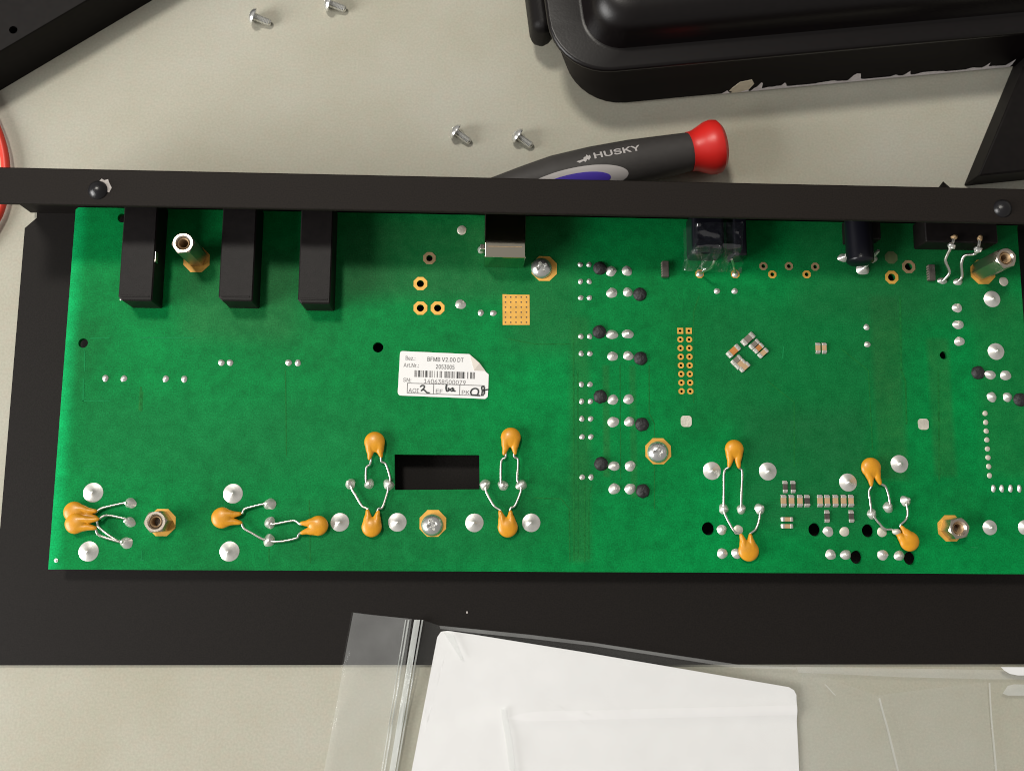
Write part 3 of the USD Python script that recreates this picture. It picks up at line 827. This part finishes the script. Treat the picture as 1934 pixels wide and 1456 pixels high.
KZ = 1 / 9.67 / S
for tx, p0, p1, hh, mt in [('Bez.:', (250, 290), (425, 298), 75, 'ink'), ('BFMB V2.00 DT', (648, 312), (1308, 330), 80, 'ink_dark'), ('Art.Nr.:', (213, 418), (490, 428), 75, 'ink'),
                           ('2053005', (805, 448), (1140, 462), 80, 'ink_dark'), ('SN:', (205, 686), (350, 692), 72, 'ink'), ('140638500079', (585, 715), (1345, 745), 82, 'ink'),
                           ('AOI', (302, 880), (488, 888), 78, 'ink'), ('EF', (802, 895), (925, 899), 74, 'ink'), ('PK', (1275, 915), (1415, 920), 74, 'ink')]:
    lettering(tx, p0, p1, ZS + .005, 'printed_text', mt, st, hpx=hh * KZ, conv=z14)
bars = [(415, 22, 1), (448, 14, 1), (483, 30, 2), (527, 8, 0), (547, 8, 0), (570, 18, 1), (612, 30, 2), (652, 10, 1), (688, 18, 1), (712, 8, 0), (735, 8, 0), (778, 8, 0), (822, 18, 1), (875, 12, 1), (897, 18, 1), (955, 8, 0),
        (978, 24, 2), (1016, 22, 1), (1048, 20, 1), (1092, 20, 2), (1128, 8, 0), (1146, 8, 0), (1183, 32, 2), (1222, 14, 1), (1240, 14, 1), (1262, 14, 1), (1288, 30, 2), (1328, 8, 0), (1376, 18, 1), (1432, 28, 2), (1475, 16, 1), (1498, 18, 1)]
for x, w, k in bars:
    y0 = 478 + (x - 415) * .034
    obj('barcode_bar', ext(sg.Polygon([U2(*z14(a_, b_)) for a_, b_ in [(x, y0), (x + w, y0 + .5), (x + w - 2, y0 + 122), (x - 2, y0 + 121)]]), ZS + .005, ZS + .04), ('ink', 'ink', 'ink_dark')[k], st, smooth=False)


def stroke(ps, w, z, conv=z14):
    return ext(sg.LineString([U2(*conv(*q)) for q in ps]).buffer(w * KZ / 2, 6), z, z + .04)


box = [[(285, 712), (1690, 760), (1670, 945), (280, 892), (285, 712)], [(765, 728), (757, 910)], [(1242, 746), (1232, 928)]]
for b_ in box:
    obj('printed_line', stroke(b_, 12, ZS + .006), 'ink', st, smooth=False)


def smooth_line(ps, n=8):
    p = np.array(ps, float)
    q = np.vstack([2 * p[0] - p[1], p, 2 * p[-1] - p[-2]])
    out = []
    for i in range(1, len(q) - 2):
        for t in np.linspace(0, 1, n, endpoint=False):
            a, b, c, d = q[i - 1:i + 3]
            out.append(.5 * (2 * b + (c - a) * t + (2 * a - 5 * b + 4 * c - d) * t * t + (3 * b - a - 3 * c + d) * t ** 3))
    return out + [p[-1]]


for ps, w in [([(525, 775), (555, 755), (590, 765), (585, 805), (540, 850), (570, 830), (605, 850), (640, 885), (680, 890)], 26), ([(1000, 745), (990, 800), (1005, 855), (1045, 840), (1035, 810)], 32),
              ([(1110, 800), (1070, 830), (1095, 860), (1130, 835), (1110, 805), (1120, 850), (1155, 860)], 24),
              ([(1455, 930), (1440, 880), (1465, 830), (1520, 810), (1570, 830), (1580, 880), (1550, 930), (1455, 930), (1600, 940)], 28),
              ([(1640, 935), (1650, 860), (1640, 790), (1670, 775), (1690, 810), (1655, 860), (1700, 840), (1755, 830)], 26), ([(1690, 845), (1690, 900), (1665, 930)], 20)]:
    obj('handwriting', stroke(smooth_line(ps), w, ZS + .045), 'pen', st, smooth=False)

# ------------------------------------------------------------------ plastic bag, paper and slip in front
def surf(x, y):
    """How high things lie in front: over the tray's edge and down to the table."""
    t = np.clip((y - (front - 16)) / 18, 0, 1)
    return .35 + (ZP + .1) * t * t * (3 - 2 * t)


def lay(poly_px, dz, amp=.5, step=1.6, seed=0, freq=.05):
    """A thin sheet cut to the outline, lying on what is under it with gentle waves."""
    poly = sg.Polygon([U2(u, v, 2) for u, v in poly_px])
    v, f = trimesh.creation.triangulate_polygon(poly.segmentize(step), engine='earcut')
    t = trimesh.Trimesh(np.c_[v, np.zeros(len(v))], f, process=True)
    vv, ff = trimesh.remesh.subdivide_to_size(t.vertices, t.faces, step * 3.0, max_iter=14)
    w = meshkit.fbm(np.c_[vv[:, :2] * freq, np.full(len(vv), 1.7)], 3, seed) * amp
    vv = np.c_[vv[:, :2], surf(vv[:, 0], vv[:, 1]) + dz + w]
    t = trimesh.Trimesh(vv, ff, process=True)
    t.merge_vertices()
    if t.face_normals[:, 2].mean() < 0:
        t.invert()
    return np.array(t.vertices), np.array(t.faces)


bag_outline = [(665, 1155), (700, 1159), (740, 1164), (785, 1168), (830, 1180), (900, 1187), (1000, 1197), (1120, 1212), (1250, 1232), (1390, 1253), (1480, 1257), (1620, 1262), (1760, 1263), (1860, 1268), (2030, 1275), (2060, 1640), (575, 1640), (607, 1456)]
bag_o = U(800, 1400, 0)
bag = thing('plastic_bag', 'clear zip-lock plastic bag holding white paper, lying over the front edge of the black tray', 'plastic bag', bag_o)
v, f = lay(bag_outline, .05, .3, seed=3)
obj('back_film', (v, f), 'film', bag, smooth=60)
front_outline = [(797, 1168)] + bag_outline[4:-2] + [(722, 1640)]
v, f = lay(front_outline, .75, .5, seed=4)
obj('front_film', (v, f), 'film', bag, smooth=60)
v, f = lay([(668, 1156), (700, 1160), (778, 1168), (738, 1456), (712, 1640), (580, 1640), (611, 1456)], .35, .25, seed=5)
obj('flap', (v, f), 'film_flap', bag, smooth=60)
for off, w, mt in ((0, 11, 'zip'), (-12, 3, 'film_seam_and_glint'), (14, 3, 'film_seam_and_glint'), (-17, 2, 'film_seam_and_glint')):
    ps = [(783 + off, 1169), (783 + off + w, 1169), (735 + off * .9 + w, 1456), (706 + off * .9 + w, 1640), (706 + off * .9, 1640), (735 + off * .9, 1456)]
    v, f = lay(ps, 1.25 if off == 0 else 1.1, .3, seed=4)
    obj('zip_strip' if off == 0 else 'zip_ridge', thick(v, f, .6 if off == 0 else .15), mt, bag, smooth=40)
for ps, mt in (([(1512, 1262), (1620, 1300), (1655, 1312), (1672, 1370), (1695, 1456), (1740, 1640), (1525, 1640), (1512, 1456), (1510, 1305)], 'film_fold'),
               ([(1655, 1312), (1860, 1286), (1868, 1340), (1880, 1456), (1900, 1640), (1740, 1640), (1695, 1456)], 'film_fold'),
               ([(830, 1180), (900, 1187), (1000, 1197), (1120, 1212), (1250, 1232), (1390, 1253), (1500, 1258), (1500, 1262), (1385, 1259), (1250, 1238), (1120, 1218), (1000, 1204), (900, 1194), (832, 1186)], 'film_flap'),
               ([(1500, 1257), (1934, 1264), (2030, 1270), (2030, 1282), (1860, 1281), (1700, 1277), (1505, 1268)], 'film_flap')):
    v, f = lay(ps, 1.0, .5, seed=4)
    obj('fold', (v, f), mt, bag, smooth=60)
for ps in ([(1657, 1318), (1660, 1316), (1677, 1370), (1698, 1456), (1722, 1560), (1718, 1560), (1694, 1456), (1673, 1370)], [(1862, 1288), (1865, 1287), (1872, 1340), (1883, 1456), (1890, 1560), (1886, 1560), (1879, 1456), (1869, 1340)], [(1890, 1308), (1898, 1293), (1910, 1290), (1980, 1292), (1980, 1312), (1900, 1312)], [(945, 1338), (956, 1335), (967, 1400), (975, 1470), (964, 1470), (955, 1400)], [(1553, 1290), (1556, 1290), (1577, 1312), (1573, 1311)], [(838, 1192), (856, 1194), (876, 1245), (870, 1243)]):
    v, f = lay(ps, 1.55, .5, seed=4, step=.8)
    obj('crease_and_glint', (v, f), 'film_seam_and_glint', bag, smooth=60)  # milky creases; the long strip over the paper paints a film highlight

pp = [(845, 1190), (900, 1198), (1100, 1230), (1300, 1264), (1490, 1297), (1500, 1303), (1505, 1312), (1512, 1456), (1520, 1640), (738, 1640), (777, 1456), (826, 1202), (833, 1192)]
v, f = lay(pp, .2, .5, step=1.2, seed=4)
cre = U2(900, 1345, 2)
d = v[:, 1] - (cre[1] + .02 * (v[:, 0] - cre[0]))
v[:, 2] += .8 * np.exp(-((d + 1.5) / 2.2) ** 2) * np.clip((v[:, 0] - U2(860, 1345, 2)[0]) / 20, 0, 1)
pm = thick(v, f, .1)
pth = obj('paper_sheet', pm, 'paper', smooth=60)
tag(pth, 'blank white paper with rounded corners inside the clear plastic bag', 'paper')
v, f = lay([(1883, 1257), (1890, 1264), (1900, 1270), (1915, 1273), (2010, 1273), (2010, 1258)], 1.9, .1, seed=8)
cth = obj('white_slip', thick(v, f, .3), 'white_card', smooth=60)
tag(cth, 'small white slip with a rounded corner lying on the bag at the right edge', 'slip')

# ------------------------------------------------------------------ screwdriver behind the rail
ZA = 8.3
A0, A1 = U(1302, 287, ZA), U(1000, 345, ZA)
ax = A1 - A0
ax[2] = 0
ax /= np.linalg.norm(ax)
ex = np.array([-ax[1], ax[0], 0])
ez = np.array([0, 0, 1.0])
KT = 6.62
prof = [(-1.0, 5.5), (0, 5.75), (8, 6.25), (18, 6.85), (30, 7.0), (42, 6.5), (52, 5.0), (60, 3.6), (66, 2.6), (69, 2.0), (70, 0)]


def rad(s):
    return np.interp(s, [q[0] for q in prof], [q[1] for q in prof])


def onaxis(m):
    t = tm(m).copy()
    v = t.vertices
    t.vertices = A0 + v[:, [2]] * ax + v[:, [0]] * ex + v[:, [1]] * ez
    t.fix_normals()
    return t


drv = thing('screwdriver', 'grey screwdriver with a red end cap lying on the table behind the black rail', 'screwdriver', (A0[0], A0[1], 0))
ss = np.r_[np.linspace(-1, 69.6, 60), 70]
obj('handle', onaxis(rev([(0, -1)] + [(rad(s), s) for s in ss[:-1]] + [(0, 70)], 48)), 'grip', drv, smooth=40)
capp = [(0, -10.6), (4, -10.5), (6.6, -10.0), (7.9, -8.8), (8.2, -7.4), (7.9, -5.6), (7.0, -3.6), (6.2, -1.8), (5.95, -.6), (5.95, .15), (0, .15)]
obj('end_cap', onaxis(rev(capp, 48)), 'red', drv, smooth=35)
obj('shaft', onaxis(rev([(0, 68), (1.2, 68), (1.2, 84), (.9, 88), (0, 88)], 20)), 'zinc', drv)


def onhandle(poly, lift, name, mat):
    """A flat shape (along the axis, around it, in millimetres) wrapped on the handle."""
    out = []
    for g in getattr(poly, 'geoms', [poly]):
        v, f = trimesh.creation.triangulate_polygon(g.segmentize(.5), engine='earcut')
        t = trimesh.Trimesh(np.c_[v, np.zeros(len(v))], f, process=True)
        vv, ff = trimesh.remesh.subdivide_to_size(t.vertices, t.faces, .8, max_iter=10)
        out.append(trimesh.Trimesh(vv, ff))
    t = trimesh.util.concatenate(out)
    s, a = t.vertices[:, 0], t.vertices[:, 1]
    r = rad(s) + lift
    th = a / 7.0
    t.vertices = A0 + s[:, None] * ax + (r * np.sin(th))[:, None] * ex + (r * np.cos(th))[:, None] * ez
    t.merge_vertices()
    n = t.face_normals
    if (n[:, 2]).mean() < 0:
        t.invert()
    obj(name, thick2(t, .06), mat, drv, smooth=60)


def thick2(t, d):
    return thick(np.array(t.vertices), np.array(t.faces), d)


# ex points across the handle, towards the top of the picture or away from it
sgn = 1.0 if ex[1] > 0 else -1.0
el = affinity.translate(affinity.scale(sg.Point(0, 0).buffer(1, 48), 16.0, 4.7), 37.0, -sgn * 5.25)
onhandle(el, .04, 'white_ring', 'white_print')
onhandle(affinity.translate(affinity.scale(sg.Point(0, 0).buffer(1, 48), 10.8, 2.95), 37.2, -sgn * 5.25), .12, 'blue_badge', 'blue')
tmesh = meshkit.text_mesh('HUSKY', 1.0, .04, True)
lo, hi = tmesh.bounds
SW, SH, S0, AC = 14.0, 1.9, 16.2, sgn * 1.9
# axis runs from the cap towards the tip, so lettering that reads from the tip to the cap is laid backwards along it
tmesh = trimesh.Trimesh(*trimesh.remesh.subdivide_to_size(tmesh.vertices * [1, 1, 1], tmesh.faces, .35, max_iter=8))
s = S0 + SW * (hi[0] - tmesh.vertices[:, 0]) / (hi[0] - lo[0])
a = AC + sgn * (tmesh.vertices[:, 1] - .5) * SH
r = rad(s) + .03 + tmesh.vertices[:, 2] / .04 * .06
th = a / 7.0
tmesh.vertices = A0 + s[:, None] * ax + (r * np.sin(th))[:, None] * ex + (r * np.cos(th))[:, None] * ez
tmesh.merge_vertices()
tmesh.fix_normals()
obj('lettering', tmesh, 'white_print', drv, smooth=False)
lg = [(33.6, 2.0), (31.5, 2.25), (31.2, 2.9), (30.6, 3.0), (30.2, 3.7), (29.8, 3.0), (29.3, 3.3), (29.2, 2.4), (29.9, 1.6), (30.4, 2.0), (31.0, 1.2), (31.6, 1.7), (32.8, 1.3)]
onhandle(sg.Polygon([(x + 2.0, sgn * (y - .75)) for x, y in lg]), .04, 'dog_emblem', 'white_print')

# ------------------------------------------------------------------ loose screws on the table
def loose(path, head_c, tip_c):
    pass


def screw_meshes():
    """Along +x from the head: head, then a threaded shank; lying so that the head's rim and the tip touch z = 0."""
    h = tm(phillips(2.55, 1.7))
    h.apply_transform(trimesh.transformations.rotation_matrix(-np.pi / 2, [0, 1, 0]))
    pr = [(0, -.1)]
    z = -.1
    while z < 4.6:
        pr += [(1.28, z), (1.05, z + .22)]
        z += .45
    pr += [(1.0, 4.9), (.7, 5.2), (0, 5.2)]
    sk = rev(pr, 20)
    sk.apply_transform(trimesh.transformations.rotation_matrix(np.pi / 2, [0, 1, 0]))
    tilt = math.asin((2.55 - 1.1) / 5.2)
    for m in (h, sk):
        m.apply_transform(trimesh.transformations.rotation_matrix(tilt, [0, 1, 0]))
        m.apply_translation([0, 0, 2.5])
    return h, sk


scr = [((862, 250), (884, 266), 'loose silver screw on the table, left of the pair nearest the screwdriver handle'),
       ((979, 258), (1002, 274), 'loose silver screw on the table just above the tapered end of the screwdriver handle'),
       ((481, 33), (508, 43), 'loose silver screw near the top of the table, lower left of the far pair'),
       ((623, 8), (650, 17), 'loose silver screw at the top edge of the picture, upper right of the far pair')]
first = None
for (hu, hv), (tu, tv), lab in scr:
    a, b = U(hu, hv, 2.2), U(tu, tv, 1.2)
    rz = math.atan2(b[1] - a[1], b[0] - a[0])
    if first is None:
        path = _path('/World', 'loose_screw')
        x = UsdGeom.Xform.Define(stage, path)
        _origin[path] = np.zeros(3)
        h, sk = screw_meshes()
        obj('head', h, 'zinc', path, smooth=35)
        obj('shank', sk, 'zinc', path, smooth=35)
        first = path
    else:
        path = _path('/World', 'loose_screw')
        x = UsdGeom.Xform.Define(stage, path)
        x.GetPrim().GetReferences().AddInternalReference(first)
        x.GetPrim().SetInstanceable(True)
        x.ClearXformOpOrder()
    x.AddTranslateOp().Set(Gf.Vec3d(a[0] * 1e-3, a[1] * 1e-3, 0))
    x.AddRotateZOp().Set(math.degrees(rz))
    tag(path, lab, 'screw', 'loose screws on the table')

# ------------------------------------------------------------------ red cable at the left edge
cb = [(-120, 60), (-70, 130), (-28, 195), (-5, 245), (7, 285), (11, 320), (10, 355), (4, 385), (-8, 415), (-45, 470), (-120, 540)]
pth = obj('red_cable', tube([U(u, v, 2.2) for u, v in cb], 1.25, 14, 8), 'cable', smooth=60)
tag(pth, 'red cable curving under the left end of the black rail', 'cable')

# ------------------------------------------------------------------ black hard case, upper right
def ring(x0, y0, x1, y1, r, z, n=10):
    out = []
    for cx, cy, a0 in ((x1 - r, y0 + r, -90), (x1 - r, y1 - r, 0), (x0 + r, y1 - r, 90), (x0 + r, y0 + r, 180)):
        for t in np.linspace(a0, a0 + 90, n):
            out.append([cx + r * math.cos(math.radians(t)), cy + r * math.sin(math.radians(t)), z])
    return np.array(out)


def loft(rings):
    n = len(rings[0])
    v = np.vstack(rings + [rings[0].mean(0, keepdims=True), rings[-1].mean(0, keepdims=True)])
    f = []
    for i in range(len(rings) - 1):
        for j in range(n):
            k = (j + 1) % n
            A, B, C, D = i * n + j, i * n + k, (i + 1) * n + k, (i + 1) * n + j
            f += [[A, B, C], [A, C, D]]
    b, t = len(v) - 2, len(v) - 1
    L = (len(rings) - 1) * n
    for j in range(n):
        k = (j + 1) % n
        f += [[b, k, j], [t, L + j, L + k]]
    return trimesh.Trimesh(v, f, process=False)


E0, E1 = U2(1180, 194, 1.5), U2(1895, 127, 1.5)
ang = math.atan2(E1[1] - E0[1], E1[0] - E0[0])
ca, sa = math.cos(ang), math.sin(ang)


def to_world(m):
    t = tm(m).copy()
    v = t.vertices
    t.vertices = np.c_[E0[0] + ca * v[:, 0] - sa * v[:, 1], E0[1] + sa * v[:, 0] + ca * v[:, 1], v[:, 2]]
    return t


def to_local(w):
    d = np.asarray(w)[:2] - E0
    return np.array([ca * d[0] + sa * d[1], -sa * d[0] + ca * d[1]])


xl = to_local(U2(1037, 60, 24))[0]       # left side of the rim
WX, WY = 175.0, 110.0
case = thing('hard_case', 'black moulded plastic hard case with a raised lid and a white scuffed lower edge', 'case', (E0[0], E0[1], 0))
yr = to_local(U2(1400, 108, 24))[1]
lower = [ring(xl + 9, 0.5, WX, WY, 16, .3), ring(xl + 7, -.1, WX, WY, 17, 1.6), ring(xl + 4.0, yr * .5, WX, WY, 17, 12), ring(xl + 1.5, yr, WX, WY, 17, 21), ring(xl + .5, yr - .3, WX, WY, 17, 22.6)]
obj('lower_shell', to_world(loft(lower)), 'case_shell', case, smooth=35)
yi = to_local(U2(1400, 71, 24.5))[1]
xi = to_local(U2(1105, 40, 24.5))[0]
lid = [ring(xl + 1, yr + .2, WX, WY, 16, 22.4), ring(xl, yr - .4, WX, WY, 17, 22.7), ring(xl, yr - .4, WX, WY, 17, 23.2), ring(xl + .25, yr - .15, WX, WY, 16.8, 23.8), ring(xl + .9, yr + .5, WX, WY, 16.4, 24.25), ring(xi - 1.2, yi - 1.0, WX - 6, WY - 6, 11, 24.5), ring(xi - .3, yi - .3, WX - 7, WY - 7, 10.5, 24.9), ring(xi, yi, WX - 7, WY - 7, 10.3, 26)]
for k in range(7):
    t = k / 6 * math.pi / 2
    rr = 8.0
    q = rr * (1 - math.cos(t)) * .9
    lid.append(ring(xi + .8 + q, yi + .8 + q, WX - 8 - q, WY - 8 - q, 10 - q * .5, 28.5 + rr * math.sin(t)))
obj('lid', to_world(loft(lid)), 'case', case, smooth=35)
hx = to_local(U2(1016, 40, 14))[0]
hy0 = to_local(U2(1022, 80, 12))[1]
obj('latch', to_world(rbox(xl - 3.6, hy0 + 1.5, 4, xl + 3.5, hy0 + 60, 17, 3.2)), 'case_dark', case)
# scuffs: a ragged pale line along the lower edge and one cream chip
sx0, sx1 = to_local(U2(1335, 180, 1.5))[0], to_local(U2(1906, 126, 1.5))[0]
xs = np.linspace(sx0, sx1, 150)
wv = meshkit.fbm(np.c_[xs * .22, np.zeros(150), np.zeros(150)], 3, 2)
wv2 = meshkit.noise(np.c_[xs * .5, np.ones(150), np.zeros(150)], 4)
w = 1.15 + np.clip((wv - .5) * 4, 0, 1) * .9 + np.clip((wv2 - .72) * 7, 0, 1) * 3.6
w *= np.where((xs - sx0) < 14, np.clip((wv2 - .35) * 3, .0, 1), 1)


def onside(x, z):
    """A point on the near side of the case, just proud of it."""
    zz = np.array([.3, 1.6, 12, 21])
    yy = np.array([.5, -.1, yr * .5, yr])
    return np.c_[x, np.interp(z, zz, yy) - .12, z]


lo_, hi_ = onside(xs, np.full(150, 1.5)), onside(xs, 1.5 + np.maximum(w, .02))
v = np.vstack([lo_, hi_])
f = np.vstack([np.c_[np.arange(149), np.arange(1, 150), np.arange(151, 300)], np.c_[np.arange(149), np.arange(151, 300), np.arange(150, 299)]])
back = v + [0, .25, 0]
full = trimesh.Trimesh(np.vstack([v, back]), np.vstack([f, f[:, ::-1] + 300]), process=False)
obj('scuff', to_world(full), 'scratch', case, smooth=False)
xc = to_local(U2(1400, 165, 5))[0]
loc = np.array([[xc - 3.7, 0], [xc - 2.7, 0], [xc - 1.3, 0], [xc + 2.2, 0], [xc + 3.7, 0], [xc + 3.1, 0], [xc + .3, 0]])
zs = np.array([1.2, 5.0, 8.2, 9.1, 6.4, 3.0, 1.6])
pv = onside(loc[:, 0], zs)
pv = np.vstack([pv, pv + [0, .3, 0], pv.mean(0, keepdims=True) - [0, .05, 0]])
nf = [[i, (i + 1) % 7, 14] for i in range(7)] + [[i, i + 7, (i + 1) % 7] for i in range(7)] + [[(i + 1) % 7, i + 7, (i + 1) % 7 + 7] for i in range(7)]
obj('cream_chip', to_world(trimesh.Trimesh(pv, nf, process=False)), 'cream', case, smooth=False)

# ------------------------------------------------------------------ black panel at the right edge
bz = [(1822, 347), (1914, 124)]
a, b = U2(*bz[0], 0), U2(*bz[1], 0)
n1 = (b - a) / np.linalg.norm(b - a)
a2 = a - n1 * 1.0
fr = np.array([ca, sa])
pl = sg.Polygon([a2, b + n1 * 0, b + fr * 60, a2 + fr * 75])
ok = pl.buffer(-.4).buffer(.4)
bpn = m3.Manifold.batch_hull([m3.Manifold(m3.Mesh(*[np.asarray(q, t) for q, t in zip(meshkit.arrays(ext(p_, z0_, z1_))[:2], (np.float32, np.uint32))])) for p_, z0_, z1_ in ((ok, .05, 8.6), (ok.buffer(-.5), 8.5, 9.1))])
lidp = thing('black_panel', 'matte black metal panel at the right edge between the hard case and the rail', 'box', (a[0] + 20, a[1] + 10, 0))
obj('panel_body', bpn, 'sheet', lidp, smooth=25)
q = b + fr * 4 - n1 * 8
obj('panel_screw', at(phillips(1.6, .7), q, .4, 9.1), 'rivet', lidp)

# ------------------------------------------------------------------ black box at the upper left corner
HB = 15.5
a, b = U2(0, 172, 0), U2(285, 3, 0)
d = (b - a) / np.linalg.norm(b - a)
nn = np.array([-d[1], d[0]])
if nn[1] < 0:
    nn = -nn
pl = sg.Polygon([a - d * 60, b + d * 90, b + d * 90 + nn * 90, a - d * 60 + nn * 90])
hole_c = U2(25, 57, HB)
bb = m3.Manifold.batch_hull([m3.Manifold(m3.Mesh(*[np.asarray(q, t) for q, t in zip(meshkit.arrays(ext(p_, z0_, z1_))[:2], (np.float32, np.uint32))])) for p_, z0_, z1_ in ((pl, .05, HB - .8), (pl.buffer(-.25), .05, HB - .25), (pl.buffer(-.8), .05, HB))])
bb = bb - m3.Manifold.cylinder(4, 1.2, 1.2, 20).translate([hole_c[0], hole_c[1], HB - 3])
enc = thing('black_enclosure', 'black metal enclosure with a small screw hole at the upper left corner of the table', 'enclosure', (hole_c[0], hole_c[1], 0))
obj('enclosure_body', bb, 'sheet', enc, smooth=30)
obj('screw_hole', at(rev([(0, 0), (1.15, 0), (1.15, .4), (0, .4)], 16), hole_c, 0, HB - 2.9), 'case_dark', enc)
